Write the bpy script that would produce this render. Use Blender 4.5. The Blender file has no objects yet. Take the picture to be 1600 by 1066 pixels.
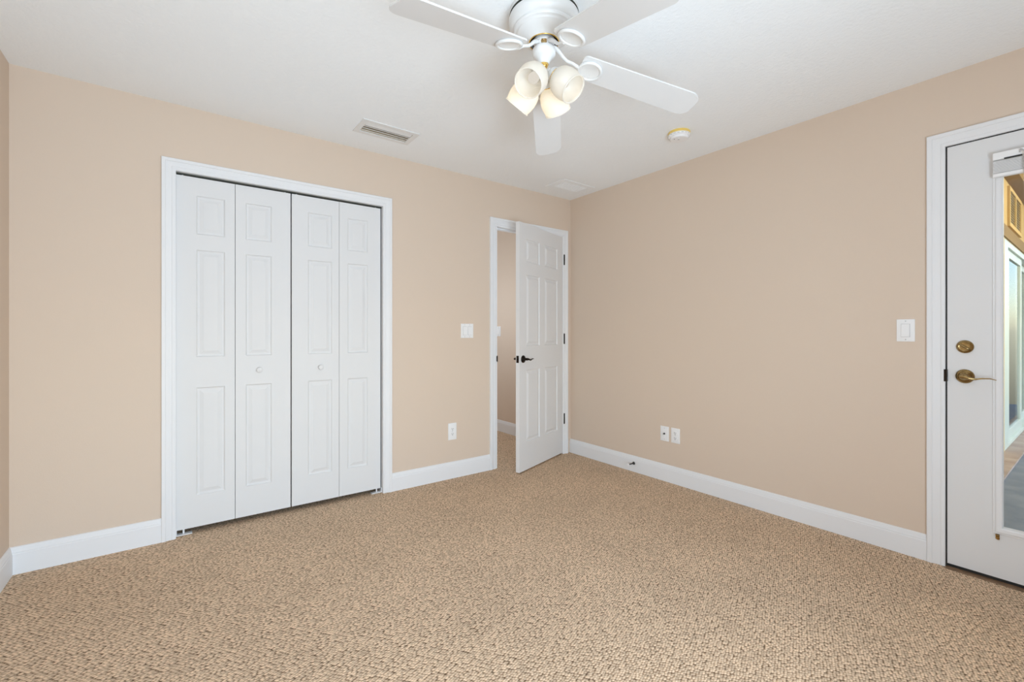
import bpy, bmesh, math
from mathutils import Vector, Matrix
S = bpy.context.scene
COL = S.collection
PI = math.pi

# ------------------------------------------------------------------ camera
XR, YB, XL, YF, H = 3.0525, 3.1488, -0.6457, -0.75, 2.44
cam_d = bpy.data.cameras.new('camera')
cam = bpy.data.objects.new('camera', cam_d); COL.objects.link(cam)
cam.location = (0, 0, 1.1558)
cam.rotation_euler = (PI/2, 0, -math.radians(36.6742))
cam_d.sensor_width = 36; cam_d.lens = 701.2*36/1600
cam_d.shift_y = -(533-520.03)/1600
cam_d.clip_start = 0.02
S.camera = cam

# ------------------------------------------------------------------ world, sky, added lights, exposure
W = bpy.data.worlds.new('world'); S.world = W; W.use_nodes = True
wn = W.node_tree; wn.nodes.clear()
sky = wn.nodes.new('ShaderNodeTexSky'); sky.sky_type = 'NISHITA'
sky.sun_disc = False; sky.sun_elevation = math.radians(50); sky.sun_rotation = math.radians(200)
bg = wn.nodes.new('ShaderNodeBackground'); bg.inputs[1].default_value = 0.45
wo = wn.nodes.new('ShaderNodeOutputWorld')
wn.links.new(sky.outputs[0], bg.inputs[0]); wn.links.new(bg.outputs[0], wo.inputs[0])

def area(name, loc, rot, sx, sy, power, col):
    l = bpy.data.lights.new(name, 'AREA'); l.shape = 'RECTANGLE'; l.size = sx; l.size_y = sy
    l.energy = power; l.color = col
    o = bpy.data.objects.new(name, l); COL.objects.link(o); o.location = loc; o.rotation_euler = rot
    return o
# unseen fill panel added inside the front-wall window, tilted up to brighten the ceiling
WX0, WX1, WZ0, WZ1 = -0.45, 1.35, 0.28, 1.48
area('window_fill', ((WX0+WX1)/2, YF+0.02, (WZ0+WZ1)/2), (PI/2+math.radians(22), 0, 0), WX1-WX0-.1, WZ1-WZ0-.1, 81, (.822, 1.0, 1.165))
# warm point light added out of view to brighten the porch
pl_ = bpy.data.lights.new('porch_fill', 'POINT'); pl_.energy = 95; pl_.color = (1, .92, .76); pl_.shadow_soft_size = .15
plo = bpy.data.objects.new('porch_fill', pl_); COL.objects.link(plo); plo.location = (6.8, -1.2, 2.5)
# unseen point light added in mid-air to brighten the hall wall
hl = bpy.data.lights.new('hall_fill', 'POINT'); hl.energy = 17.5; hl.color = (.84, .98, 1.10); hl.shadow_soft_size = .25
hlo = bpy.data.objects.new('hall_fill', hl); COL.objects.link(hlo); hlo.location = (2.15, 4.2, 1.45)
FAN_BULB_W = .26

vs = S.view_settings
S.display_settings.display_device = 'sRGB'
vs.view_transform = 'Standard'; vs.look = 'None'; vs.gamma = 1.0; vs.use_curve_mapping = False
vs.exposure = 0.0
S.cycles.use_denoising = True
S.cycles.max_bounces = 12; S.cycles.diffuse_bounces = 8; S.cycles.transparent_max_bounces = 12
S.cycles.sample_clamp_indirect = 6

# ------------------------------------------------------------------ materials
def srgb(r, g, b):
    f = lambda c: (c/12.92 if c <= .04045 else ((c+.055)/1.055)**2.4)
    return (f(r/255), f(g/255), f(b/255), 1)
def mat(name, col, rough=.5, metal=0, spec=.5):
    m = bpy.data.materials.new(name); m.use_nodes = True
    b = m.node_tree.nodes['Principled BSDF']
    b.inputs['Base Color'].default_value = col; b.inputs['Roughness'].default_value = rough
    b.inputs['Metallic'].default_value = metal; b.inputs['Specular IOR Level'].default_value = spec
    return m
def node(m, t, **kw):
    n = m.node_tree.nodes.new(t)
    for k, v in kw.items(): setattr(n, k, v)
    return n
def link(m, a, b): m.node_tree.links.new(a, b)
def noise_bump(m, scale, strength, dist=.002, detail=3, rough=.5, kind='NOISE'):
    b = m.node_tree.nodes['Principled BSDF']
    tc = node(m, 'ShaderNodeTexCoord'); n = node(m, 'ShaderNodeTexNoise')
    n.inputs['Scale'].default_value = scale; n.inputs['Detail'].default_value = detail; n.inputs['Roughness'].default_value = rough
    bp = node(m, 'ShaderNodeBump'); bp.inputs['Strength'].default_value = strength; bp.inputs['Distance'].default_value = dist
    link(m, tc.outputs['Object'], n.inputs['Vector']); link(m, n.outputs['Fac'], bp.inputs['Height'])
    link(m, bp.outputs['Normal'], b.inputs['Normal'])
    return tc, n, bp
def tint_noise(m, c1, c2, scale, detail=2):
    b = m.node_tree.nodes['Principled BSDF']
    tc = node(m, 'ShaderNodeTexCoord'); n = node(m, 'ShaderNodeTexNoise')
    n.inputs['Scale'].default_value = scale; n.inputs['Detail'].default_value = detail
    r = node(m, 'ShaderNodeValToRGB'); r.color_ramp.elements[0].position = .35; r.color_ramp.elements[1].position = .65
    r.color_ramp.elements[0].color = c1; r.color_ramp.elements[1].color = c2
    link(m, tc.outputs['Object'], n.inputs['Vector']); link(m, n.outputs['Fac'], r.inputs['Fac']); link(m, r.outputs['Color'], b.inputs['Base Color'])

M = {}
M['wall'] = mat('beige_wall_paint', (.675, .557, .456, 1), .75, spec=.25); noise_bump(M['wall'], 170, .12, .002, 3)
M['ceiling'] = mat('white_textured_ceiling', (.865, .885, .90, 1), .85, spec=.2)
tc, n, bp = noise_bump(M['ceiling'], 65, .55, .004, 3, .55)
M['trim'] = mat('white_semigloss_trim', (.78, .785, .80, 1), .5, spec=.25)
M['door'] = mat('white_door_paint', (.73, .73, .735, 1), .6, spec=.15); noise_bump(M['door'], 40, .02, .001, 2)
M['plastic'] = mat('white_plastic', (.84, .84, .845, 1), .35)
M['fan_white'] = mat('white_enamel', (.74, .74, .735, 1), .35)
M['blade'] = mat('white_blade_laminate', (.70, .70, .70, 1), .45)
M['bronze'] = mat('dark_bronze', (.028, .022, .018, 1), .42, 1)
M['antique'] = mat('antique_brass', (.36, .25, .11, 1), .2, 1); tint_noise(M['antique'], (.30, .205, .09, 1), (.42, .30, .135, 1), 60)
M['brass'] = mat('polished_brass', (.86, .58, .17, 1), .2, 1)
M['black'] = mat('black_gap_and_rod', (.012, .012, .012, 1), .5)
M['dark'] = mat('dark_track_metal', (.05, .052, .04, 1), .5)
M['slot'] = mat('dark_slot', (.02, .02, .02, 1), .6)
M['groove'] = mat('grey_plastic', (.55, .55, .56, 1), .4)
M['duct'] = mat('tan_duct_board', (.30, .22, .12, 1), .7); tint_noise(M['duct'], (.42, .31, .17, 1), (.55, .42, .25, 1), 25)
M['yellow'] = mat('yellow_plastic', (.80, .58, .16, 1), .4)
M['aluminium'] = mat('white_aluminium', (.62, .68, .60, 1), .35); tint_noise(M['aluminium'], (.59, .655, .57, 1), (.65, .71, .63, 1), 3)
M['threshold'] = mat('brown_threshold', (.20, .12, .065, 1), .45); tint_noise(M['threshold'], (.16, .095, .05, 1), (.25, .15, .085, 1), 30)
M['stucco'] = mat('ochre_stucco', (.70, .50, .22, 1), .9); noise_bump(M['stucco'], 60, .5, .006, 4)
M['stucco_dark'] = mat('brown_shadow_and_beam', (.34, .23, .11, 1), .9); noise_bump(M['stucco_dark'], 60, .5, .006, 4)  # shared by the painted shadow band and the soffit beam
M['concrete'] = mat('grey_painted_concrete', (.20, .23, .26, 1), .7); tint_noise(M['concrete'], (.15, .19, .245, 1), (.21, .25, .30, 1), 6, 5)
M['ledge'] = mat('pinkish_concrete_ledge', (.42, .34, .29, 1), .8); tint_noise(M['ledge'], (.36, .28, .235, 1), (.47, .385, .33, 1), 5, 4)
M['grille'] = mat('tan_screen_grille', (.30, .22, .10, 1), .7)

# carpet: loop pile in staggered rows
m = M['carpet'] = mat('tan_loop_pile_carpet', (.44, .31, .2, 1), .95, spec=.1)
b = m.node_tree.nodes['Principled BSDF']
tc = node(m, 'ShaderNodeTexCoord'); mp = node(m, 'ShaderNodeMapping'); mp.inputs['Rotation'].default_value = (0, 0, math.radians(-28))
mp.inputs['Scale'].default_value = (.80, 1.12, 1.0)
vo = node(m, 'ShaderNodeTexVoronoi'); vo.inputs['Scale'].default_value = 106; vo.inputs['Randomness'].default_value = .55
vo.voronoi_dimensions = '2D'
nz = node(m, 'ShaderNodeTexNoise'); nz.inputs['Scale'].default_value = 300; nz.inputs['Detail'].default_value = 2
nl = node(m, 'ShaderNodeTexNoise'); nl.inputs['Scale'].default_value = 2.2; nl.inputs['Detail'].default_value = 3
link(m, tc.outputs['Object'], mp.inputs['Vector']); link(m, mp.outputs['Vector'], vo.inputs['Vector'])
link(m, tc.outputs['Object'], nz.inputs['Vector']); link(m, tc.outputs['Object'], nl.inputs['Vector'])
rp = node(m, 'ShaderNodeValToRGB'); cr = rp.color_ramp
cr.elements[0].position = .20; cr.elements[0].color = (.775, .59, .425, 1)
cr.elements[1].position = .74; cr.elements[1].color = (.13, .08, .045, 1)
e = cr.elements.new(.50); e.color = (.54, .39, .265, 1)
link(m, vo.outputs['Distance'], rp.inputs['Fac'])
sep = node(m, 'ShaderNodeSeparateColor'); link(m, vo.outputs['Color'], sep.inputs['Color'])
mr = node(m, 'ShaderNodeMapRange'); mr.inputs['To Min'].default_value = .80; mr.inputs['To Max'].default_value = 1.22
link(m, sep.outputs['Red'], mr.inputs['Value'])
mr2 = node(m, 'ShaderNodeMapRange'); mr2.inputs['From Min'].default_value = .3; mr2.inputs['From Max'].default_value = .7
mr2.inputs['To Min'].default_value = .95; mr2.inputs['To Max'].default_value = 1.06
link(m, nl.outputs['Fac'], mr2.inputs['Value'])
mu = node(m, 'ShaderNodeMath', operation='MULTIPLY'); link(m, mr.outputs['Result'], mu.inputs[0]); link(m, mr2.outputs['Result'], mu.inputs[1])
vm = node(m, 'ShaderNodeVectorMath', operation='SCALE'); link(m, rp.outputs['Color'], vm.inputs[0]); link(m, mu.outputs[0], vm.inputs['Scale'])
link(m, vm.outputs['Vector'], b.inputs['Base Color'])
hm = node(m, 'ShaderNodeMath', operation='MULTIPLY_ADD'); hm.inputs[1].default_value = -1.0
link(m, vo.outputs['Distance'], hm.inputs[0]); link(m, nz.outputs['Fac'], hm.inputs[2])
bp = node(m, 'ShaderNodeBump'); bp.inputs['Strength'].default_value = .7; bp.inputs['Distance'].default_value = .005
link(m, hm.outputs[0], bp.inputs['Height']); link(m, bp.outputs['Normal'], b.inputs['Normal'])

# clear pane: see-through with a faint reflection
def glass_mat(name, tint=(.95, .97, .96, 1), gloss=.06):
    m = bpy.data.materials.new(name); m.use_nodes = True; t = m.node_tree; t.nodes.clear()
    o = t.nodes.new('ShaderNodeOutputMaterial'); tr = t.nodes.new('ShaderNodeBsdfTransparent'); gl = t.nodes.new('ShaderNodeBsdfGlossy')
    tr.inputs[0].default_value = tint; gl.inputs['Roughness'].default_value = .02
    mx = t.nodes.new('ShaderNodeMixShader'); lw = t.nodes.new('ShaderNodeFresnel'); lw.inputs['IOR'].default_value = 1.3
    t.links.new(lw.outputs[0], mx.inputs[0]); t.links.new(tr.outputs[0], mx.inputs[1]); t.links.new(gl.outputs[0], mx.inputs[2])
    t.links.new(mx.outputs[0], o.inputs[0]); return m
M['glass'] = glass_mat('clear_glass')
# frosted, finely ribbed lamp glass
m = bpy.data.materials.new('frosted_ribbed_glass'); m.use_nodes = True; t = m.node_tree; t.nodes.clear()
o = t.nodes.new('ShaderNodeOutputMaterial'); tl = t.nodes.new('ShaderNodeBsdfTranslucent'); tl.inputs[0].default_value = (.93, .91, .86, 1)
df = t.nodes.new('ShaderNodeBsdfDiffuse'); df.inputs[0].default_value = (.9, .895, .88, 1)
tr = t.nodes.new('ShaderNodeBsdfTransparent'); tr.inputs[0].default_value = (1, .98, .94, 1)
gl = t.nodes.new('ShaderNodeBsdfGlossy'); gl.inputs['Roughness'].default_value = .25
m1 = t.nodes.new('ShaderNodeMixShader'); m1.inputs[0].default_value = .5
m2 = t.nodes.new('ShaderNodeMixShader'); m2.inputs[0].default_value = .16
m3 = t.nodes.new('ShaderNodeMixShader'); m3.inputs[0].default_value = .06
wv = t.nodes.new('ShaderNodeTexWave'); wv.bands_direction = 'Z'; wv.inputs['Scale'].default_value = 95
tco = t.nodes.new('ShaderNodeTexCoord'); t.links.new(tco.outputs['Object'], wv.inputs['Vector'])
bp = t.nodes.new('ShaderNodeBump'); bp.inputs['Strength'].default_value = .6; bp.inputs['Distance'].default_value = .0015
t.links.new(wv.outputs['Fac'], bp.inputs['Height'])
for nn in (df, gl): t.links.new(bp.outputs[0], nn.inputs['Normal'])
t.links.new(df.outputs[0], m1.inputs[1]); t.links.new(tl.outputs[0], m1.inputs[2])
t.links.new(m1.outputs[0], m2.inputs[1]); t.links.new(tr.outputs[0], m2.inputs[2])
t.links.new(m2.outputs[0], m3.inputs[1]); t.links.new(gl.outputs[0], m3.inputs[2]); t.links.new(m3.outputs[0], o.inputs[0])
M['shade'] = m
m = bpy.data.materials.new('lit_bulb'); m.use_nodes = True; t = m.node_tree; t.nodes.clear()
o = t.nodes.new('ShaderNodeOutputMaterial'); em = t.nodes.new('ShaderNodeEmission'); em.inputs[0].default_value = (1, .82, .55, 1); em.inputs[1].default_value = 2.5
t.links.new(em.outputs[0], o.inputs[0]); M['bulb'] = m
m = m.copy(); m.name = 'dim_bulb'; m.node_tree.nodes['Emission'].inputs[0].default_value = (1, .93, .82, 1); m.node_tree.nodes['Emission'].inputs[1].default_value = .75; M['bulb_dim'] = m

# ------------------------------------------------------------------ helpers
def box(bm, x0, x1, y0, y1, z0, z1, bev=0):
    ret = bmesh.ops.create_cube(bm, size=1)
    vs_ = ret['verts']
    for v in vs_:
        v.co = ((x0+x1)/2+v.co.x*(x1-x0), (y0+y1)/2+v.co.y*(y1-y0), (z0+z1)/2+v.co.z*(z1-z0))
    if bev:
        es = list({e for v in vs_ for e in v.link_edges})
        bmesh.ops.bevel(bm, geom=es, offset=bev, segments=2, affect='EDGES', profile=.6)
    return vs_
def lathe(bm, prof, n=48, mtx=None):
    rings = []
    for r, z in prof:
        if r < 1e-6: rings.append([bm.verts.new((0, 0, z))])
        else: rings.append([bm.verts.new((r*math.cos(2*PI*k/n), r*math.sin(2*PI*k/n), z)) for k in range(n)])
    for a, b_ in zip(rings[:-1], rings[1:]):
        for k in range(n):
            k2 = (k+1) % n
            if len(a) == 1 and len(b_) == 1: continue
            if len(a) == 1: bm.faces.new((a[0], b_[k], b_[k2]))
            elif len(b_) == 1: bm.faces.new((a[k], b_[0], a[k2]))
            else: bm.faces.new((a[k], b_[k], b_[k2], a[k2]))
    if mtx is not None:
        for rg in rings:
            for v in rg: v.co = mtx @ v.co
def tube(bm, pts, rad, n=12, cap=True, flat=1.0):
    pts = [Vector(p) for p in pts]; rings = []
    rads = rad if isinstance(rad, (list, tuple)) else [rad]*len(pts)
    up = Vector((0, 0, 1)); prev = None
    for i, p in enumerate(pts):
        d = (pts[min(i+1, len(pts)-1)]-pts[max(i-1, 0)]).normalized()
        if prev is None:
            a = d.cross(up) if abs(d.dot(up)) < .95 else d.cross(Vector((1, 0, 0)))
        else: a = prev-d*prev.dot(d)
        a.normalize(); prev = a; b_ = d.cross(a).normalized()
        rings.append([bm.verts.new(p+a*rads[i]*math.cos(2*PI*k/n)+b_*rads[i]*flat*math.sin(2*PI*k/n)) for k in range(n)])
    for r0, r1 in zip(rings[:-1], rings[1:]):
        for k in range(n): bm.faces.new((r0[k], r0[(k+1) % n], r1[(k+1) % n], r1[k]))
    if cap: bm.faces.new(rings[0][::-1]); bm.faces.new(rings[-1])
def torus(bm, R, r, mtx=None, n=48, k=10):
    rings = []
    for i in range(n):
        a = 2*PI*i/n
        rings.append([bm.verts.new(((R+r*math.cos(2*PI*j/k))*math.cos(a), (R+r*math.cos(2*PI*j/k))*math.sin(a), r*math.sin(2*PI*j/k))) for j in range(k)])
    for i in range(n):
        for j in range(k):
            bm.faces.new((rings[i][j], rings[(i+1) % n][j], rings[(i+1) % n][(j+1) % k], rings[i][(j+1) % k]))
    if mtx is not None:
        for rg in rings:
            for v in rg: v.co = mtx @ v.co
def obj(name, bm, material, parent=None, smooth=None, fix=True):
    if fix: bmesh.ops.recalc_face_normals(bm, faces=bm.faces)
    me = bpy.data.meshes.new(name); bm.to_mesh(me); bm.free()
    me.materials.append(material)
    if smooth is not None:
        me.shade_smooth(); me.set_sharp_from_angle(angle=math.radians(smooth))
    o = bpy.data.objects.new(name, me); COL.objects.link(o)
    if parent: o.parent = parent
    return o
def tag(o, label, cat, group=None, kind=None):
    o['label'] = label; o['category'] = cat
    if group: o['group'] = group
    if kind: o['kind'] = kind
    return o
def thing(name, label, cat, loc=(0, 0, 0), rot=(0, 0, 0), group=None, kind=None):
    o = bpy.data.objects.new(name, None); COL.objects.link(o); o.empty_display_size = .05
    o.location = loc; o.rotation_euler = rot
    return tag(o, label, cat, group, kind)
def struct(o, label, cat): return tag(o, label, cat, kind='structure')
def B(): return bmesh.new()

def wall_mesh(u0, u1, z0, z1, d0, d1, holes, axis):
    """slab in the u/z plane between depths d0,d1 with rectangular holes; axis 'x': u is X, depth is Y"""
    bm = B()
    us = sorted({u0, u1, *[h[0] for h in holes], *[h[1] for h in holes]}); zs = sorted({z0, z1, *[h[2] for h in holes], *[h[3] for h in holes]})
    def P(u, d, z): return (u, d, z) if axis == 'x' else ((d, u, z) if axis == 'y' else (u, z, d))
    def solid(i, j):
        if i < 0 or j < 0 or i >= len(us)-1 or j >= len(zs)-1: return False
        uc, zc = (us[i]+us[i+1])/2, (zs[j]+zs[j+1])/2
        return not any(h[0] < uc < h[1] and h[2] < zc < h[3] for h in holes)
    def quad(*ps): bm.faces.new([bm.verts.new(p) for p in ps])
    for i in range(len(us)-1):
        for j in range(len(zs)-1):
            if not solid(i, j): continue
            a, b_, c, d = us[i], us[i+1], zs[j], zs[j+1]
            quad(P(a, d0, c), P(b_, d0, c), P(b_, d0, d), P(a, d0, d)); quad(P(a, d1, c), P(a, d1, d), P(b_, d1, d), P(b_, d1, c))
            if not solid(i-1, j): quad(P(a, d0, c), P(a, d0, d), P(a, d1, d), P(a, d1, c))
            if not solid(i+1, j): quad(P(b_, d0, c), P(b_, d1, c), P(b_, d1, d), P(b_, d0, d))
            if not solid(i, j-1): quad(P(a, d0, c), P(a, d1, c), P(b_, d1, c), P(b_, d0, c))
            if not solid(i, j+1): quad(P(a, d0, d), P(b_, d0, d), P(b_, d1, d), P(a, d1, d))
    bmesh.ops.remove_doubles(bm, verts=bm.verts, dist=1e-5)
    return bm
CAS = [(0, 0), (0, .0095), (.004, .0115), (.011, .0118), (.013, .0098), (.028, .0105), (.036, .0142), (.039, .0145), (.041, .0178), (.056, .0178), (.0585, .0155), (.0585, 0)]
def casing(bm, a, b_, ztop, P, prof=CAS, zbot=0):
    """three-sided mitred casing around an opening a..b; P(u,depth,z) -> xyz (depth grows into the room)"""
    rows = []
    for u, z, su, sz in ((a, zbot, -1, 0), (a, ztop, -1, 1), (b_, ztop, 1, 1), (b_, zbot, 1, 0)):
        rows.append([bm.verts.new(P(u+su*w, d, z+sz*w)) for w, d in prof])
    for r0, r1 in zip(rows[:-1], rows[1:]):
        for k in range(len(prof)-1): bm.faces.new((r0[k], r0[k+1], r1[k+1], r1[k]))
    bm.faces.new(rows[0]); bm.faces.new(rows[-1][::-1])
BASE = [(0, 0), (.0145, 0), (.0145, .096), (.0125, .100), (.0125, .106), (.0105, .110), (.0085, .118), (.0075, .1235), (.006, .1275), (.003, .1300), (0, .1305)]
def baseboard(name, p0, p1, nrm, label):
    bm = B(); rows = []
    for p in (p0, p1): rows.append([bm.verts.new((p[0]+nrm[0]*d, p[1]+nrm[1]*d, z)) for d, z in BASE])
    for k in range(len(BASE)-1): bm.faces.new((rows[0][k], rows[0][k+1], rows[1][k+1], rows[1][k]))
    bm.faces.new(rows[0]); bm.faces.new(rows[1][::-1])
    return struct(obj(name, bm, M['trim'], smooth=25), label, 'baseboard')
RAISE = [(0, 0), (.0035, .0060), (.0075, .0085), (.015, .0088), (.0335, .0018), (.035, .0012)]
def panel_leaf(w, h, th, panels, both=True, bev=.0015):
    """leaf in local coords: x 0..w, z 0..h, face at y=0 looking to -Y, back at y=th; raised panels as (x0,x1,z0,z1)"""
    bm = B()
    xs = sorted({0, w, *[p[0] for p in panels], *[p[1] for p in panels]}); zs = sorted({0, h, *[p[2] for p in panels], *[p[3] for p in panels]})
    for yf, sg in ((0, 1), (th, -1)):
        for i in range(len(xs)-1):
            for j in range(len(zs)-1):
                a, b_, c, d = xs[i], xs[i+1], zs[j], zs[j+1]
                inside = any(p[0]-1e-6 <= a and b_ <= p[1]+1e-6 and p[2]-1e-6 <= c and d <= p[3]+1e-6 for p in panels) and (sg == 1 or both)
                if not inside: bm.faces.new([bm.verts.new(q) for q in ((a, yf, c), (b_, yf, c), (b_, yf, d), (a, yf, d))])
        if sg == -1 and not both: continue
        for x0, x1, z0, z1 in panels:
            loops = []
            for ins, dep in RAISE:
                loops.append([bm.verts.new((x, yf+sg*dep, z)) for x, z in ((x0+ins, z0+ins), (x1-ins, z0+ins), (x1-ins, z1-ins), (x0+ins, z1-ins))])
            for l0, l1 in zip(loops[:-1], loops[1:]):
                for k in range(4): bm.faces.new((l0[k], l0[(k+1) % 4], l1[(k+1) % 4], l1[k]))
            bm.faces.new(loops[-1])
    for q in (((0, 0, 0), (0, th, 0), (0, th, h), (0, 0, h)), ((w, 0, 0), (w, th, 0), (w, th, h), (w, 0, h)), ((0, 0, 0), (w, 0, 0), (w, th, 0), (0, th, 0)), ((0, 0, h), (w, 0, h), (w, th, h), (0, th, h))):
        bm.faces.new([bm.verts.new(p) for p in q])
    bmesh.ops.remove_doubles(bm, verts=bm.verts, dist=1e-5)
    return bm

# ------------------------------------------------------------------ setting: room shell
WT = .115
CX0, CX1, CZ = -.0145, 1.1905, 2.072           # closet opening
DX0, DX1, DZ = 2.1665, 2.947, 2.074            # hall door opening
EY1, EY0, EZ = .503, -.425, 2.079              # outside door opening on the right wall
bm = B(); box(bm, XL-.2, XR+.0, YF-.2, 5.9, -.1, 0); struct(obj('floor', bm, M['carpet']), 'tan loop-pile carpet covering the bedroom and hall floor', 'floor')
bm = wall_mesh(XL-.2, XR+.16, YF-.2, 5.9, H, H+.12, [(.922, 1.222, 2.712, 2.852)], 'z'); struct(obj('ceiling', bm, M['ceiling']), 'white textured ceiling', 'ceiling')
bm = wall_mesh(XL-.12, XR+.16, 0, H, YB, YB+WT, [(CX0, CX1, 0, CZ), (DX0, DX1, 0, DZ)], 'x')
struct(obj('wall_back', bm, M['wall']), 'beige wall holding the closet and the hall door', 'wall')
bm = wall_mesh(YF-.12, YB, 0, H, XR, XR+.16, [(EY0, EY1, 0, EZ)], 'y')
struct(obj('wall_right', bm, M['wall']), 'long beige wall at right with the glazed door', 'wall')
bm = wall_mesh(YF-.12, YB, 0, H, XL-.12, XL, [], 'y')
struct(obj('wall_left', bm, M['wall']), 'beige wall at the far left edge', 'wall')
bm = wall_mesh(XL, XR, 0, H, YF-.12, YF, [(WX0, WX1, WZ0, WZ1)], 'x')
struct(obj('wall_front', bm, M['wall']), 'beige window wall facing the closet', 'wall')
# unseen window in the front wall, placed and sized for the fill light
wf = thing('window_1', 'unseen white framed window opposite the closet, sized for the light', 'window', kind='structure')
bm = B()
for x0, x1, z0, z1 in ((WX0, WX0+.05, WZ0, WZ1), (WX1-.05, WX1, WZ0, WZ1), (WX0+.05, WX1-.05, WZ0, WZ0+.05), (WX0+.05, WX1-.05, WZ1-.05, WZ1), ((WX0+WX1)/2-.02, (WX0+WX1)/2+.02, WZ0+.05, WZ1-.05)):
    box(bm, x0, x1, YF-.085, YF-.035, z0, z1, .003)
obj('window_frame', bm, M['trim'], wf)
bm = B(); box(bm, WX0+.045, WX1-.045, YF-.062, YF-.058, WZ0+.045, WZ1-.045); obj('pane', bm, M['glass'], wf)
# closet box
bm = B()
box(bm, CX0-.3, CX1+.3, 3.86, 3.96, 0, H); box(bm, CX0-.4, CX0-.3, YB+WT, 3.96, 0, H); box(bm, CX1+.3, CX1+.4, YB+WT, 3.96, 0, H)
struct(obj('wall_closet', bm, M['wall']), 'walls inside the closet behind the white bifold doors', 'wall')
# hall walls
HX = 3.040
bm = B(); box(bm, HX, XR+.16, YB+WT, 5.8, 0, H); struct(obj('wall_hall', bm, M['wall']), 'beige hall wall seen through the open door', 'wall')
bm = B(); box(bm, 1.62, XR+.16, 5.8, 5.9, 0, H); box(bm, 1.60, 1.62, YB+WT, 5.8, 0, H); struct(obj('wall_hall_end', bm, M['wall']), 'end of the hall beyond the open door', 'wall')
baseboard('baseboard_hall', (HX, YB+WT), (HX, 5.8), (-1, 0), 'white baseboard of the hall seen through the open door')
# baseboards
baseboard('baseboard_back', (XL, YB), (CX0-.0585, YB), (0, -1), 'white baseboard between the left corner and the closet')
baseboard('baseboard_back', (CX1+.0585, YB), (DX0-.0585, YB), (0, -1), 'white baseboard between the closet and the hall door')
baseboard('baseboard_left', (XL, YF), (XL, YB), (1, 0), 'white baseboard along the left wall')
baseboard('baseboard_right', (XR, EY1+.066), (XR, YB), (-1, 0), 'white baseboard along the long right wall')
baseboard('baseboard_front', (XL, YF), (XR, YF), (0, 1), 'white baseboard under the window')

# ------------------------------------------------------------------ casings and jambs
Pb = lambda u, d, z: (u, YB-d, z)
bm = B(); casing(bm, CX0, CX1, CZ, Pb); obj_t1 = struct(obj('trim_1', bm, M['trim'], smooth=25), 'white casing around the bifold closet doors', 'trim')
bm = B()
box(bm, CX0-.001, CX0+.006, YB-.008, YB+WT, 0, CZ); box(bm, CX1-.006, CX1+.001, YB-.008, YB+WT, 0, CZ); box(bm, CX0+.006, CX1-.006, YB-.008, YB+WT, CZ-.006, CZ+.001)
obj('jamb', bm, M['trim'], obj_t1)
bm = B(); box(bm, CX0+.008, CX1-.008, YB+.020, YB+.050, 2.058, 2.066); o = obj('track', bm, M['dark'], obj_t1); o['label'] = 'dark metal closet door track'
for x, s in ((CX0+.006, 1), (CX1-.006, -1)):
    bm = B(); box(bm, min(x, x+s*.075), max(x, x+s*.075), YB+.016, YB+.05, .002, .007); box(bm, min(x, x+s*.004), max(x, x+s*.004), YB+.022, YB+.05, .005, .034)
    lathe(bm, [(0, .003), (.005, .003), (.005, .034), (0, .034)], 12, Matrix.Translation((x+s*.035, YB+.033, 0)))
    o = obj('floor_bracket', bm, M['trim'], obj_t1)

bm = B(); casing(bm, DX0, DX1, DZ, Pb); t2 = struct(obj('trim_2', bm, M['trim'], smooth=25), 'white casing around the open hall door', 'trim')
bm = B()
box(bm, DX0-.001, DX0+.016, YB-.006, YB+WT+.006, 0, DZ); box(bm, DX1-.002, DX1+.008, YB-.006, YB+WT+.006, 0, DZ); box(bm, DX0+.016, DX1-.002, YB-.006, YB+WT+.006, DZ-.012, DZ+.001)
box(bm, DX0+.016, DX0+.027, YB+.040, YB+.075, 0, DZ-.012); box(bm, DX0+.027, DX1-.013, YB+.040, YB+.075, DZ-.023, DZ-.012); box(bm, DX1-.013, DX1-.002, YB+.040, YB+.075, 0, DZ-.012)
obj('jamb', bm, M['trim'], t2)
bm = B(); box(bm, DX0+.0155, DX0+.0178, YB-.011, YB+.032, .905, .962, .0005); box(bm, DX0+.0085, DX0+.0178, YB-.0125, YB-.0065, .912, .957, .0005); o = obj('strike_plate', bm, M['bronze'], t2); o['label'] = 'dark bronze strike plate'
Ph = lambda u, d, z: (u, YB+WT+d, z)
bm = B(); casing(bm, DX0, DX1, DZ, Ph); obj('hall_casing', bm, M['trim'], t2, smooth=25)

Pr = lambda u, d, z: (XR-d, u, z)
bm = B(); casing(bm, EY0, EY1, EZ, Pr, [(w*1.12, d) for w, d in CAS]); t3 = struct(obj('trim_3', bm, M['trim'], smooth=25), 'white casing around the glazed door on the right wall', 'trim')
bm = B()
box(bm, XR-.008, XR+.17, EY1-.002, EY1+.001, 0, EZ); box(bm, XR-.008, XR+.17, EY0-.001, EY0+.002, 0, EZ); box(bm, XR-.008, XR+.17, EY0+.002, EY1-.002, EZ-.0015, EZ+.001)
box(bm, XR+.052, XR+.09, EY1-.02, EY1-.006, 0, EZ-.0045); box(bm, XR+.052, XR+.09, EY0+.006, EY0+.02, 0, EZ-.0045); box(bm, XR+.052, XR+.09, EY0+.006, EY1-.006, EZ-.018, EZ-.0045)
obj('jamb', bm, M['trim'], t3)
bm = B(); box(bm, XR-.0135, XR+.002, EY1-.0105, EY1+.002, .915, .975, .0015); o = obj('strike_plate', bm, M['bronze'], t3); o['label'] = 'dark bronze strike plate'
bm = B()
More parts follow.
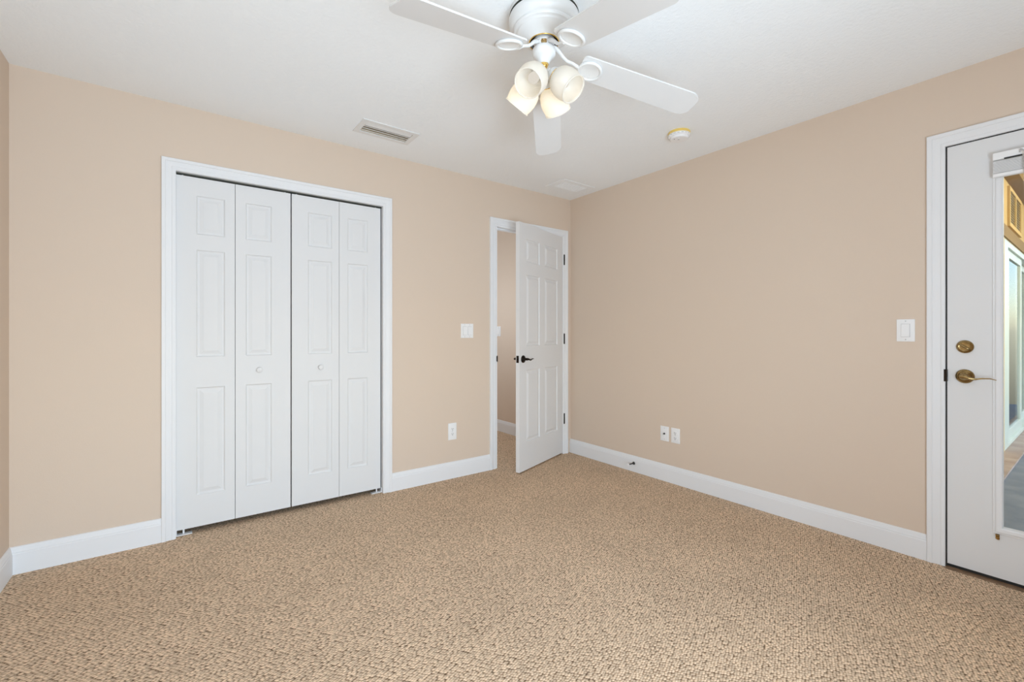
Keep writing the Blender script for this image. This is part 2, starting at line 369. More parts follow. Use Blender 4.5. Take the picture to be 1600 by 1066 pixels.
for a in ((EY1-.0083, EY1-.0021, .0035, EZ-.0016), (EY0+.0021, EY0+.0083, .0035, EZ-.0016), (EY0+.0083, EY1-.0083, EZ-.0073, EZ-.0016), (EY0+.0083, EY1-.0083, .0035, .0166)): box(bm, XR+.0045, XR+.05, *a)
o = obj('gap_filler', bm, M['black'], t3); o['label'] = 'black strip filling the gap around the glazed door'  # black filler put into the door gap for its dark shade
bm = B(); box(bm, XR-.035, XR+.17, EY0+.006, EY1-.006, -.02, .0030, .001); box(bm, XR+.055, XR+.17, EY0+.006, EY1-.006, .0, .022, .003)
o = obj('threshold', bm, M['threshold'], t3); o['label'] = 'brown sill strip'

# ------------------------------------------------------------------ closet bifold doors (2 pairs of 2 leaves)
ROWS = [(.215, .838), (1.015, 1.635), (1.725, 1.948)]
LZ0, LZ1 = .034, 2.052
def bifold(name, label, leaves, knob_leaf, knob_x, seam_x):
    x0 = leaves[0][0]
    t = thing(name, label, 'closet door', (x0, YB+.020, LZ0), kind='structure')
    for a, b_, p0, p1 in leaves:
        bm = panel_leaf(b_-a, LZ1-LZ0, .030, [(p0-a, p1-a, z0-LZ0, z1-LZ0) for z0, z1 in ROWS], both=False)
        o = obj('door_leaf', bm, M['door'], t); o.location = (a-x0, 0, 0)
    bm = B(); prof = [(.000, -.030), (.010, -.0295), (.0155, -.026), (.0165, -.021), (.014, -.016), (.008, -.011), (.0075, -.004), (.011, -.001), (.011, 0), (0, 0)]
    lathe(bm, prof, 28, Matrix.Rotation(-PI/2, 4, 'X'))
    for v in bm.verts: v.co = Vector((v.co.x, -abs(v.co.y), v.co.z))
    o = obj('knob', bm, M['door'], t, smooth=40); o.location = (knob_x-x0, 0, .926-LZ0)
    for z in (.5, 1.02, 1.62):
        bm = B(); box(bm, seam_x-x0-.0035, seam_x-x0+.0035, .026, .033, z-.03, z+.03); obj('hinge', bm, M['dark'], t)
    for px in (leaves[0][0]+.03, leaves[1][1]-.03):
        bm = B(); lathe(bm, [(0, LZ1-LZ0-.005), (.004, LZ1-LZ0-.005), (.004, 2.060-LZ0), (0, 2.060-LZ0)], 10, Matrix.Translation((px-x0, .015, 0))); obj('pivot_pin', bm, M['trim'], t)
bifold('door_1', 'left white bifold pair of the closet, nearer the left corner', [(-.0082, .2763, .0865, .2255), (.2788, .5822, .3328, .4738)], 1, .404, .2775)
bifold('door_2', 'right white bifold pair of the closet, nearer the hall door', [(.5897, .8843, .6878, .8381), (.8868, 1.1735, .9427, 1.0812)], 0, .763, .8855)

# ------------------------------------------------------------------ hall door, standing ajar into the room
DW, DTH, DZ0, DZ1 = .7655, .035, .013, 2.064
ANG = math.radians(180-160.65)
d3 = thing('door_3', 'white six-panel hall door standing ajar into the room', 'door', (2.952, YB-.002, DZ0), (0, 0, ANG), kind='structure')
# local: x runs from the free edge (-DW) to the hinge (0); face at y=0 looks into the room
pan = []
for z0, z1 in ((.245, .845), (1.045, 1.64), (1.745, 1.938)):
    for u0, u1 in ((.115, .350), (.440, .660)): pan.append((DW-u1, DW-u0, z0-DZ0, z1-DZ0))
bm = panel_leaf(DW, DZ1-DZ0, DTH, pan)
for v in bm.verts: v.co.x -= DW
obj('door_slab', bm, M['door'], d3)
def lever_set(parent, x, z, y, side, dirx, m, length=.105, rose=.031):
    """rose plus curved lever; side -1 = sticks out towards -Y"""
    g = bpy.data.objects.new('lever_handle', None)
    bm = B(); lathe(bm, [(0, 0), (rose, 0), (rose, .004), (rose*.93, .008), (rose*.7, .0125), (.013, .016), (.0105, .02), (.0105, .045), (.0, .045)], 32, Matrix.Translation((x, y, z)) @ Matrix.Rotation(PI/2*(1 if side < 0 else -1), 4, 'X'))
    ys = y+side*.042
    L = length
    tube(bm, [(x-dirx*.010, ys, z), (x+dirx*.004, ys+side*.004, z+.001), (x+dirx*.022, ys+side*.004, z-.002), (x+dirx*.25*L+dirx*.02, ys+side*.003, z-.0085), (x+dirx*.6*L, ys+side*.001, z-.004), (x+dirx*.82*L, ys-side*.001, z+.001), (x+dirx*L, ys-side*.003, z-.002)], [.0085, .0105, .0095, .0075, .0062, .005, .0032], 12, flat=.8)
    return obj('lever_handle', bm, m, parent, smooth=50)
o = lever_set(d3, -.711, .938-DZ0, 0, -1, 1, M['bronze']); o['label'] = 'dark bronze lever on the room side'
o = lever_set(d3, -.711, .938-DZ0, DTH, 1, 1, M['bronze']); o['label'] = 'dark bronze lever on the hall side'
bm = B(); box(bm, -DW-.0012, -DW+.001, .006, .029, .938-DZ0-.029, .938-DZ0+.029, .0004); box(bm, -DW-.011, -DW, .012, .023, .938-DZ0-.008, .938-DZ0+.008, .002)
o = obj('latch', bm, M['bronze'], d3); o['label'] = 'dark bronze latch plate on the door edge'
for z in (1.852, 1.098, .336):
    bm = B(); lathe(bm, [(0, -.052), (.004, -.052), (.0085, -.046), (.0085, .046), (.004, .052), (0, .052)], 14, Matrix.Translation((.004, -.0085, z-DZ0)))
    box(bm, .001, .003, -.004, .030, z-DZ0-.044, z-DZ0+.044)
    box(bm, .000, .010, -.0075, -.0055, z-DZ0-.044, z-DZ0+.044)
    o = obj('hinge', bm, M['bronze'], d3, smooth=40); o['label'] = 'dark bronze hinge'

# ------------------------------------------------------------------ glazed outside door on the right wall (opens into the room)
EZ0, EZ1 = .017, EZ-.0075
ye1, ye0 = EY1-.0085, EY0+.0085                   # latch edge, hinge edge
LY1, LY0, LZa, LZb = .340, ye0+.155, .222, 1.990  # lite frame outer
d4 = thing('door_4', 'white glazed outside door with brass deadbolt and lever', 'door', (XR+.002, ye0, EZ0), kind='structure')
def ext(x0, x1, ya, yb, za, zb, bmx, bev=0): box(bmx, x0-.002, x1-.002, ya-ye0, yb-ye0, za-EZ0, zb-EZ0, bev)
bm = B()
g = .022
ext(.002, .046, ye0, LY0+g, EZ0, EZ1, bm); ext(.002, .046, LY1-g, ye1, EZ0, EZ1, bm); ext(.002, .046, LY0+g, LY1-g, EZ0, LZa+g, bm); ext(.002, .046, LY0+g, LY1-g, LZb-g, EZ1, bm)
obj('door_slab', bm, M['door'], d4)
bm = B()
LP = [(0, 0), (0, .004), (.003, .0055), (.007, .0055), (.009, .0105), (.013, .0125), (.026, .0125), (.031, .0095), (.033, .004), (.033, -.02), (.03, -.02)]
loops = []
for w, d in LP: loops.append([bm.verts.new((-d, y-ye0, z-EZ0)) for y, z in ((LY0+w, LZa+w), (LY1-w, LZa+w), (LY1-w, LZb-w), (LY0+w, LZb-w))])
for l0, l1 in zip(loops[:-1], loops[1:]):
    for k in range(4): bm.faces.new((l0[k], l0[(k+1) % 4], l1[(k+1) % 4], l1[k]))
obj('glass_stop', bm, M['trim'], d4, smooth=25)
bm = B(); ext(.020, .026, LY0+.03, LY1-.03, LZa+.03, LZb-.03, bm); obj('pane', bm, M['glass'], d4)
# deadbolt: rose with thumb turn
RY = Matrix.Rotation(-PI/2, 4, 'Y')               # lathe +Z -> -X (into the room)
bm = B(); lathe(bm, [(0, 0), (.031, 0), (.0315, .005), (.029, .010), (.022, .0135), (.020, .0125), (.012, .0135), (0, .014)], 36, Matrix.Translation((0, .4317-ye0, 1.088-EZ0)) @ RY)
o = obj('deadbolt', bm, M['antique'], d4, smooth=40); o['label'] = 'antique brass deadbolt'
bm = B(); tube(bm, [(-.012, -.018, 0), (-.024, -.012, .0), (-.026, 0, 0), (-.024, .012, 0), (-.012, .018, 0)], [.004, .0075, .0085, .0075, .004], 12, flat=.7)
bmesh.ops.rotate(bm, verts=bm.verts, cent=(0, 0, 0), matrix=Matrix.Rotation(math.radians(35), 3, 'X'))
for v in bm.verts: v.co += Vector((0, .4317-ye0, 1.088-EZ0))
thumb = obj('thumb_turn', bm, M['antique'], d4, smooth=50)
# lever
bm = B(); Y, Z = .432-ye0, .945-EZ0
lathe(bm, [(0, 0), (.0335, 0), (.034, .005), (.031, .010), (.024, .014), (.0225, .013), (.016, .018), (.0135, .022), (.0135, .045), (.009, .049), (0, .05)], 36, Matrix.Translation((0, Y, Z)) @ RY)
xs = -.043
tube(bm, [(xs, Y+.012, Z), (xs-.003, Y-.004, Z), (xs-.002, Y-.022, Z-.006), (xs, Y-.040, Z-.009), (xs+.001, Y-.062, Z-.004), (xs+.002, Y-.088, Z-.0025), (xs+.003, Y-.108, Z-.008)], [.010, .0125, .0085, .0052, .0036, .003, .002], 12, flat=.9)
o = obj('lever_handle', bm, M['antique'], d4, smooth=50); o['label'] = 'antique brass lever'
bm = B()
for k, dz in enumerate((0, -.009, -.018)): box(bm, -.011, 0, .318-ye0, .331-ye0-.002*k, .2185+dz-EZ0-.0035, .2185+dz-EZ0+.0015)
box(bm, -.003, 0, .318-ye0, .331-ye0, .198-EZ0, .220-EZ0)
o = obj('hold_down_bracket', bm, M['antique'], d4); o['label'] = 'small brass blind bracket'
for z in (.25, 1.05, 1.85):
    bm = B(); lathe(bm, [(0, -.05), (.006, -.05), (.006, .05), (0, .05)], 12, Matrix.Translation((-.006, -.004, z-EZ0))); obj('hinge', bm, M['antique'], d4, smooth=40)

# raised mini blind hanging on that door
BY1, BY0 = .336, LY0+.0
bl = thing('mini_blind', 'white mini blind raised to the top of the glazed door', 'blind', (XR-.012, (BY0+BY1)/2, 1.87))
def blb(bmx, x0, x1, ya, yb, za, zb, bev=0): box(bmx, x0-(XR-.012), x1-(XR-.012), ya-(BY0+BY1)/2, yb-(BY0+BY1)/2, za-1.87, zb-1.87, bev)
bm = B(); blb(bm, XR-.040, XR-.0135, BY0, BY1, 1.9485, 1.9815, .003); obj('headrail', bm, M['plastic'], bl)
bm = B()
for k in range(15): blb(bm, XR-.039+.0006*(k % 2), XR-.0145, BY0+.002, BY1-.0015*(k % 3), 1.8885+k*.0037, 1.8885+k*.0037+.0022, .0005)
obj('slat_stack', bm, M['plastic'], bl)
bm = B(); blb(bm, XR-.040, XR-.0135, BY0, BY1, 1.870, 1.8865, .004); obj('bottom_rail', bm, M['plastic'], bl)
bm = B(); blb(bm, XR-.0425, XR-.0395, .245, .300, 1.9445, 1.9515, .0008); obj('tilt_slot', bm, M['slot'], bl)
bm = B()
yc = .252
tube(bm, [(-.030, yc-(BY0+BY1)/2, 1.962-1.87), (-.040, yc-(BY0+BY1)/2-.003, 1.972-1.87), (-.048, yc-(BY0+BY1)/2-.010, 1.966-1.87), (-.050, yc-(BY0+BY1)/2-.016, 1.955-1.87), (-.045, yc-(BY0+BY1)/2-.018, 1.945-1.87)], .0028, 8)
tube(bm, [(-.040, yc-(BY0+BY1)/2-.015, 1.948-1.87), (-.040, yc-(BY0+BY1)/2-.02, 1.55-1.87)], .0042, 6)
obj('tilt_wand', bm, M['groove'], bl, smooth=40)
for yy in (BY0+.08, BY1-.075):
    bm = B(); blb(bm, XR-.0145, XR-.010, yy-.012, yy+.012, 1.955, 1.985, .001); obj('mounting_bracket', bm, M['plastic'], bl)

# ------------------------------------------------------------------ switches, outlets, doorstop
def plate(name, label, cat, loc, rotz, w, h, group=None):
    t = thing(name, label, cat, loc, (0, 0, rotz), group)       # local: -Y looks into the room
    bm = B(); box(bm, -w/2, w/2, -.0055, 0, -h/2, h/2, .002); obj('wall_plate', bm, M['plastic'], t, smooth=30); return t
def screw(t, x, z):
    bm = B(); lathe(bm, [(0, 0), (.0032, 0), (.0028, .0014), (0, .0018)], 12, Matrix.Translation((x, -.0054, z)) @ Matrix.Rotation(PI/2, 4, 'X')); obj('screw', bm, M['groove'], t, smooth=40)
def rocker(t, x):
    bm = B(); box(bm, x-.0183, x+.0183, -.0062, -.0050, -.0348, .0348); obj('switch_frame', bm, M['groove'], t)
    bm = B()
    vs_ = box(bm, x-.0165, x+.0165, -.0085, -.004, -.0330, .0330, 0)
    for v in vs_:
        if v.co.y < -.006 and v.co.z < 0: v.co.y = -.0125
    obj('rocker', bm, M['plastic'], t)
def duplex(t):
    for zc in (.0195, -.0195):
        bm = B(); ret = bmesh.ops.create_circle(bm, cap_ends=True, segments=28, radius=.0172)
        for v in ret['verts']: v.co = Vector((v.co.x, -.0055, max(-.0135, min(.0135, v.co.y))+zc))
        ex = bmesh.ops.extrude_face_region(bm, geom=list(bm.faces))
        for v in [g_ for g_ in ex['geom'] if isinstance(g_, bmesh.types.BMVert)]: v.co.y = -.0080
        f = obj('receptacle', bm, M['plastic'], t)
        bm = B()
        box(bm, -.0075, -.0052, -.0084, -.0078, zc-.0020, zc+.0075); box(bm, .0052, .0075, -.0084, -.0078, zc-.001, zc+.0065)
        lathe(bm, [(0, 0), (.0030, 0), (.0030, .0006), (0, .0006)], 12, Matrix.Translation((0, -.0078, zc-.0075)) @ Matrix.Rotation(PI/2, 4, 'X'))
        o = obj('slots', bm, M['slot'], f); o['label'] = 'dark plug slots'
    screw(t, 0, 0)
RW = PI/2*-1    # right wall: local -Y must point to -X
t = plate('light_switch', 'white double rocker switch plate left of the hall door', 'light switch', (1.887, YB, 1.171), 0, .116, .116, 'wall switches')
rocker(t, -.023); rocker(t, .023)
for x in (-.023, .023): screw(t, x, .048); screw(t, x, -.048)
t = plate('light_switch', 'white single rocker switch plate beside the glazed door', 'light switch', (XR, .652, 1.168), RW, .074, .116, 'wall switches'); rocker(t, 0); screw(t, 0, .048); screw(t, 0, -.048)
t = plate('light_switch', 'small white switch plate on the hall wall seen through the open door', 'light switch', (HX, 4.338, 1.172), RW, .074, .116, 'wall switches'); rocker(t, 0); screw(t, 0, .048); screw(t, 0, -.048)
t = plate('outlet', 'white duplex outlet low between the closet and the hall door', 'outlet', (1.751, YB, .371), 0, .074, .132, 'duplex outlets'); duplex(t)
t = plate('outlet', 'white duplex outlet low on the right wall, beside the cable jack', 'outlet', (XR, 2.004, .368), RW, .074, .114, 'duplex outlets'); duplex(t)
t = plate('cable_jack', 'white wall plate with one black cable jack, low on the right wall', 'cable outlet', (XR, 2.099, .368), RW, .074, .114)
bm = B(); lathe(bm, [(0, 0), (.0072, 0), (.0072, .004), (.0048, .004), (.0048, .012), (.0, .012)], 6, Matrix.Translation((0, -.0055, 0)) @ Matrix.Rotation(PI/2, 4, 'X')); o = obj('jack', bm, M['slot'], t); o['label'] = 'black coaxial jack'
screw(t, 0, .042); screw(t, 0, -.042)
ds = thing('door_stop', 'dark rigid doorstop sticking out of the right baseboard', 'doorstop', (XR-.0145, 2.385, .072), (0, 0, RW))
bm = B(); lathe(bm, [(0, 0), (.0125, 0), (.0125, .003), (.009, .007), (.0048, .010), (.0048, .066), (.004, .068), (0, .068)], 20, Matrix.Rotation(PI/2, 4, 'X')); obj('rod', bm, M['black'], ds, smooth=40)
bm = B(); lathe(bm, [(0, .066), (.0075, .066), (.0082, .070), (.0082, .077), (.006, .080), (0, .0805)], 20, Matrix.Rotation(PI/2, 4, 'X')); o = obj('tip', bm, M['trim'], ds, smooth=40); o['label'] = 'white rubber tip'

# ------------------------------------------------------------------ ceiling registers and smoke detector
vx0, vx1, vy0, vy1 = .889, 1.255, 2.680, 2.884
v1 = thing('air_vent', 'white louvred ceiling vent above the closet, its slats open', 'air vent', ((vx0+vx1)/2, (vy0+vy1)/2, H), group='ceiling vents')
def fr(bmx, w, h, iw, ih, z0, z1, bev=0):
    for a in ((-w/2, -iw/2, -h/2, h/2), (iw/2, w/2, -h/2, h/2), (-iw/2, iw/2, -h/2, -ih/2), (-iw/2, iw/2, ih/2, h/2)): box(bmx, *a, z0, z1, bev)
bm = B(); fr(bm, .366, .204, .300, .140, -.006, 0, .0012); obj('vent_frame', bm, M['fan_white'], v1)
bm = B()
for a in ((-.150, -.148, -.07, .07, 0, .115), (.148, .150, -.07, .07, 0, .115), (-.148, .148, -.07, -.068, 0, .115), (-.148, .148, .068, .07, 0, .115), (-.150, .150, -.07, .07, .115, .118)): box(bm, *a)
o = obj('duct_throat', bm, M['duct'], v1); o['label'] = 'tan duct inside the vent'
for yc, wd, tilt in ((-.046, .044, -8), (-.008, .020, 14), (.020, .020, 14), (.048, .020, 14)):
    bm = B(); vs_ = box(bm, -.148, .148, -wd/2, wd/2, -.0008, .0008)
    bmesh.ops.rotate(bm, verts=bm.verts, cent=(0, 0, 0), matrix=Matrix.Rotation(math.radians(tilt), 3, 'X'))
    for v in bm.verts: v.co += Vector((0, yc, -.0030 if tilt > 0 else -.001))
    obj('louver', bm, M['fan_white'], v1)
v2 = thing('air_vent', 'flush white ceiling vent near the corner above the hall door', 'air vent', (2.772, 2.862, H), group='ceiling vents')
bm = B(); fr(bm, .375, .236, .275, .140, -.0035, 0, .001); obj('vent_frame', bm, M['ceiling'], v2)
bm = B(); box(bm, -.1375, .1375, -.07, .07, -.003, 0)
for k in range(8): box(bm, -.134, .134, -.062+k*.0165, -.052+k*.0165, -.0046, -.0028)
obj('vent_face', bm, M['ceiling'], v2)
sd = thing('smoke_detector', 'round white smoke detector on the ceiling right of the fan', 'smoke detector', (2.578, 1.668, H))
bm = B(); lathe(bm, [(0, 0), (.066, 0), (.0675, -.003), (.0675, -.015), (.064, -.017), (0, -.017)], 48); o = obj('base_ring', bm, M['yellow'], sd, smooth=30); o['label'] = 'yellow plastic base ring'
bm = B(); lathe(bm, [(0, -.016), (.066, -.016), (.0685, -.019), (.0685, -.024), (.064, -.030), (.059, -.033), (.056, -.0335), (.055, -.042), (.050, -.046), (.03, -.048), (0, -.0485)], 48); obj('cover', bm, M['plastic'], sd, smooth=30)
bm = B()
for k in range(18):
    a = 2*PI*k/18; r = .0635
    vs_ = box(bm, -.0065, .0065, -.002, .002, -.0265, -.0235)
    for v in vs_: v.co = Matrix.Rotation(a, 3, 'Z') @ (v.co+Vector((0, -.0665, 0)))
obj('sensor_slots', bm, M['groove'], sd)
bm = B(); lathe(bm, [(0, -.0475), (.006, -.0475), (.006, -.0505), (0, -.051)], 20, Matrix.Translation((-.012, -.004, 0))); obj('test_button', bm, M['groove'], sd)
bm = B(); lathe(bm, [(0, -.047), (.0035, -.047), (.0035, -.0478), (0, -.048)], 12, Matrix.Translation((-.034, .012, 0))); obj('indicator_light', bm, M['slot'], sd)

# ------------------------------------------------------------------ ceiling fan
FX, FY = 1.178, 1.367
fan = thing('ceiling_fan', 'white ceiling fan with four frosted lamp shades', 'ceiling fan', (FX, FY, H))
Z = lambda z: z-H
bm = B(); lathe(bm, [(0, 0), (.136, 0), (.138, Z(2.436)), (.138, Z(2.420)), (.134, Z(2.418)), (.134, Z(2.413)), (.139, Z(2.411)), (.1415, Z(2.402)), (.140, Z(2.390)), (.134, Z(2.378)), (.126, Z(2.371)), (.1225, Z(2.369)), (.1225, Z(2.362)),
    (.119, Z(2.357)), (.1125, Z(2.3545)), (.110, Z(2.352)), (.108, Z(2.348)), (.088, Z(2.334)), (.066, Z(2.3215)), (.0605, Z(2.318)), (.0585, Z(2.319)), (.0585, Z(2.345)), (0, Z(2.345))], 64)
housing = obj('motor_housing', bm, M['fan_white'], fan, smooth=28)
bm = B(); lathe(bm, [(.1385, Z(2.4215)), (.1388, Z(2.418)), (.1345, Z(2.4165)), (.1345, Z(2.4145)), (.139, Z(2.4125)), (.1345, Z(2.4115)), (.133, Z(2.421)), (.1385, Z(2.4215))], 64); o = obj('vent_seam', bm, M['dark'], housing, smooth=40); o['label'] = 'dark vent seam around the housing'
bm = B(); torus(bm, .0592, .0022, Matrix.Translation((0, 0, Z(2.3175)))); o = obj('rim_ring', bm, M['brass'], housing, smooth=60); o['label'] = 'brass rim of the motor opening'
bm = B(); lathe(bm, [(0, Z(2.344)), (.0575, Z(2.344)), (.0575, Z(2.330)), (.052, Z(2.328)), (0, Z(2.328))], 40); o = obj('motor_core', bm, M['bronze'], housing, smooth=35); o['label'] = 'dark motor inside the housing opening'
bm = B(); lathe(bm, [(0, Z(2.330)), (.041, Z(2.330)), (.043, Z(2.326)), (.043, Z(2.316)), (.040, Z(2.312)), (.030, Z(2.310)), (0, Z(2.310))], 40); obj('flywheel', bm, M['fan_white'], fan, smooth=30)
# each blade's own direction, droop and pitch (the old blades sag a little)
BLADES = [(187.5, 11.2, -10.5), (260.7, 15.4, -12), (334.6, 12.4, -7), (406.9, 11.6, -11.9)]
HW = .067
iron_p = None
for adeg, drp, ptc in BLADES:
    DROOP, PITCH = math.radians(drp), math.radians(ptc); a = math.radians(adeg); Rz = Matrix.Rotation(a, 4, 'Z')
    plane = Matrix.Translation((.194, 0, Z(2.229))) @ Matrix.Rotation(DROOP, 4, 'Y') @ Matrix.Rotation(PITCH, 4, 'X')   # local blade frame at medallion
    # blade
    bm = B(); prof = []
    N = 10; x0, x1 = -.045, .472
    w0, w1 = HW*.93, HW*1.03
    def arc(cx, cy, r, a0, a1): return [(cx+r*math.cos(a0+(a1-a0)*i/N), cy+r*math.sin(a0+(a1-a0)*i/N)) for i in range(N+1)]
    rr = .040
    out = arc(x1-rr, w1-rr, rr, PI/2, 0) + arc(x1-rr, -w1+rr, rr, 0, -PI/2) + arc(x0+.02, -w0+.02, .02, -PI/2, -PI) + arc(x0+.02, w0-.02, .02, PI, PI/2)
    out = [(x+(.008*(1-(y/w1)**2) if x > x1-.05 else 0), y) for x, y in out]
    lo = [bm.verts.new((x, y, .0015)) for x, y in out]; hi = [bm.verts.new((x, y, .0075)) for x, y in out]
    bm.faces.new(lo); bm.faces.new(hi)
    for i in range(len(out)): bm.faces.new((lo[i], lo[(i+1) % len(out)], hi[(i+1) % len(out)], hi[i]))
    for v in bm.verts: v.co = Rz @ (plane @ v.co)
    obj('blade', bm, M['blade'], fan)
    # iron: arm and round medallion
    bm = B()
    T = Rz @ plane
    torus(bm, .0455, .0068, T @ Matrix.Translation((0, 0, -.004)) @ Matrix.Diagonal((1, 1, .9, 1)))
    lathe(bm, [(0, -.0035), (.030, -.0035), (.034, -.0050), (.039, -.0055), (.0445, -.002), (.0445, .0015), (0, .0015)], 40, T)
    e = T @ Vector((-.047, 0, -.005))
    p0 = Rz @ Vector((.036, 0, Z(2.306))); 
    q = [Rz @ Vector(v) for v in ((.050, 0, Z(2.302)), (.066, .004, Z(2.290)), (.082, .006, Z(2.273)), (.100, .006, Z(2.259)), (.122, .003, Z(2.2505)))]
    tube(bm, [p0]+q+[e], [.011, .011, .0095, .0085, .008, .008, .009], 12, flat=.75)
    iron = obj('blade_iron', bm, M['fan_white'], fan, smooth=50)
# light kit
bm = B(); lathe(bm, [(0, Z(2.316)), (.026, Z(2.316)), (.027, Z(2.302)), (.030, Z(2.298)), (.043, Z(2.293)), (.0465, Z(2.287)), (.0465, Z(2.272)), (.043, Z(2.263)), (.034, Z(2.256)), (.026, Z(2.246)), (.020, Z(2.232)), (0, Z(2.232))], 48)
lk = obj('switch_housing', bm, M['fan_white'], fan, smooth=35)
ta = math.atan2(-FY, -FX)
TS = Matrix.Rotation(ta, 4, 'Z') @ Matrix.Translation((.020, 0, Z(2.309))) @ Matrix.Rotation(math.radians(105), 4, 'Y')
bm = B(); lathe(bm, [(0, 0), (.0185, 0), (.0190, .016), (.0175, .0185), (.0125, .0185), (.0120, .014), (0, .014)], 28, TS); boss = obj('socket_boss', bm, M['fan_white'], lk, smooth=35)
bm = B(); lathe(bm, [(0, .0135), (.0115, .0135), (.0115, .0165), (.007, .0172), (.004, .0158), (0, .0158)], 24, TS); o = obj('screw_cap', bm, M['antique'], lk, smooth=40); o['label'] = 'round brass screw cap'
bm = B(); lathe(bm, [(0, Z(2.236)), (.017, Z(2.236)), (.018, Z(2.230)), (.014, Z(2.220)), (.010, Z(2.212)), (.0085, Z(2.198)), (.0125, Z(2.190)), (.0135, Z(2.178)), (.009, Z(2.168)), (.004, Z(2.164)), (.005, Z(2.158)), (0, Z(2.155))], 40); o = obj('fitter', bm, M['brass'], fan, smooth=35); o['label'] = 'polished brass lamp fitter with finial'
for k in range(4):
    a = math.radians(201.6+90*k)
    # local +Z = lamp axis, pointing outward and 45 deg down; origin at rim centre (r .129, z 2.094)
    T = Matrix.Rotation(a, 4, 'Z') @ Matrix.Translation((.129, 0, Z(2.094))) @ Matrix.Rotation(math.radians(135), 4, 'Y')
    bm = B()
    tube(bm, [T @ Vector((0, 0, -.150)), T @ Vector((0, 0, -.128))], [.011, .011], 16)
    lathe(bm, [(0, -.134), (.018, -.134), (.0245, -.129), (.0285, -.118), (.0295, -.106), (.0285, -.1055), (.0255, -.108), (0, -.110)], 36, T)
    s = obj('lamp_socket', bm, M['fan_white'], fan, smooth=40)
    bm = B(); torus(bm, .0290, .0016, T @ Matrix.Translation((0, 0, -.107)), 36, 8); o = obj('socket_rim', bm, M['brass'], s, smooth=60); o['label'] = 'thin brass rim'
    bm = B()
    op = [(.0235, -.112), (.0260, -.106), (.0360, -.100), (.0470, -.090), (.0545, -.077), (.0585, -.060), (.0595, -.045), (.0585, -.030), (.0560, -.017), (.0535, -.008), (.0530, -.005), (.0555, -.0035), (.0558, 0)]
    ip = [(r-.0022, z) for r, z in op[::-1]]; ip[0] = (.0536, .0008)
    lathe(bm, op+ip+[op[0]], 56)
    sh = obj('glass_shade', bm, M['shade'], fan, smooth=50); sh.matrix_local = T
    sh['label'] = 'frosted bell-shaped lamp glass'
    bm = B(); lathe(bm, [(0, -.110), (.0115, -.108), (.012, -.092), (.016, -.080), (.0205, -.068), (.0215, -.058), (.019, -.047), (.012, -.040), (0, -.038)], 24, T)
    near = k < 2
    bulb = obj('bulb', bm, M['bulb_dim'] if near else M['bulb'], fan, smooth=60)
    l = bpy.data.lights.new('bulb_light', 'POINT'); l.energy = FAN_BULB_W*(.33 if near else 1); l.color = (1, .85, .62); l.shadow_soft_size = .02
    lo_ = bpy.data.objects.new('bulb_light', l); COL.objects.link(lo_); lo_.parent = fan; lo_.location = T @ Vector((0, 0, -.028))

# ------------------------------------------------------------------ covered porch outside the glazed door
PY = .64
bm = B(); box(bm, XR+.17, 11.0, -6.0, .525, -.12, -.02); struct(obj('floor_porch', bm, M['concrete']), 'blue-grey painted concrete porch floor outside the glazed door', 'floor')
bm = B(); box(bm, XR+.16, 11.0, .525, PY+.15, -.12, .0); struct(obj('trim_4', bm, M['ledge']), 'pinkish concrete ledge under the porch sliding door', 'ledge')
SX0, SX1, SZ = 6.45, 9.2, 2.08
bm = wall_mesh(XR+.16, 11.0, -.1, 3.05, PY, PY+.15, [(SX0, SX1, 0.0, SZ)], 'x')
struct(obj('wall_porch', bm, M['stucco']), 'ochre stucco porch wall seen through the door glass', 'wall')
bm = B(); box(bm, XR+.16, 11.0, PY-.012, PY, 2.085, 2.20); struct(obj('shadow_band', bm, M['stucco_dark']), 'brown band painted as the shadow above the porch sliding door', 'trim')  # painted stand-in for the thin shadow over the slider head
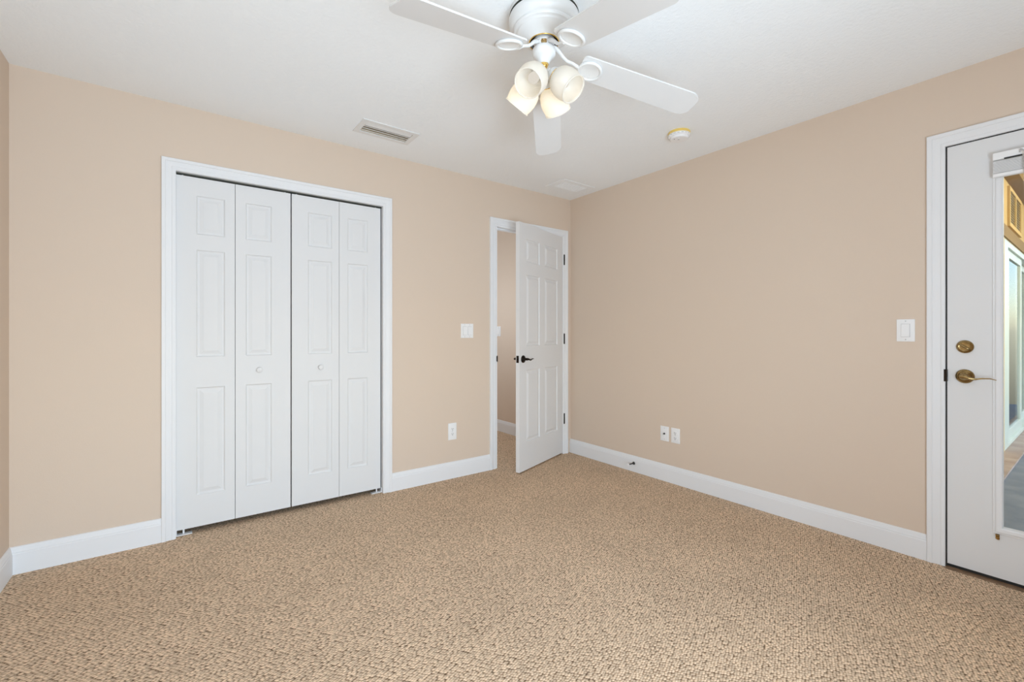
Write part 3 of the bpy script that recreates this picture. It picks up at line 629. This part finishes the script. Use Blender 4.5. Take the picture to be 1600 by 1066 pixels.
bm = B(); box(bm, XR+.16, 11.0, -2.6, PY+.15, 3.05, 3.15); struct(obj('ceiling_porch', bm, M['stucco']), 'ochre porch ceiling', 'ceiling')
bm = B(); box(bm, XR+.16, 11.0, PY-.10, PY, 2.66, 3.05); struct(obj('trim_6', bm, M['stucco_dark']), 'brown soffit beam at the top of the porch wall', 'trim')
pg = thing('wall_vent', 'tan screened vent high on the porch wall', 'vent', (7.1, PY, 2.42))
bm = B()
for x0, x1, z0, z1 in ((-.47, .47, .16, .20), (-.47, .47, -.20, -.16), (-.47, -.42, -.16, .16), (.42, .47, -.16, .16), (-.025, .025, -.16, .16)): box(bm, x0, x1, -.02, 0, z0, z1)
obj('vent_frame', bm, M['stucco'], pg)
bm = B(); box(bm, -.42, .42, -.006, -.001, -.16, .16)
for k in range(12): box(bm, -.42, .42, -.011, -.006, -.150+k*.026, -.142+k*.026)
obj('grille', bm, M['grille'], pg)
sl = thing('sliding_door', 'white framed sliding glass door on the porch outside', 'sliding door', (SX0, PY, 0))
bm = B(); 
for x0, x1, z0, z1 in ((0, .26, .0, SZ), (SX1-SX0-.06, SX1-SX0, .0, SZ), (.26, SX1-SX0-.06, SZ-.06, SZ), (.26, SX1-SX0-.06, 0, .04)): box(bm, x0, x1, .0, .12, z0, z1, .004)
obj('door_frame', bm, M['aluminium'], sl)
for x0, x1, y0 in ((.44, 1.6, .02), (1.40, SX1-SX0-.06, .065)):
    bm = B()
    for a in ((x0, x0+.10, .04, SZ-.06), (x1-.10, x1, .04, SZ-.06), (x0+.10, x1-.10, .04, .14), (x0+.10, x1-.10, SZ-.14, SZ-.06)): box(bm, a[0], a[1], y0, y0+.035, a[2], a[3], .004)
    s = obj('sash', bm, M['aluminium'], sl)
    bm = B(); box(bm, x0+.095, x1-.095, y0+.014, y0+.02, .135, SZ-.135); obj('pane', bm, M['glass'], s)
bm = B(); box(bm, SX0-.5, SX1+.5, PY+1.6, PY+1.7, 0, 2.4); struct(obj('wall_porch_room', bm, M['aluminium']), 'pale wall inside the room behind the porch sliding door', 'wall')
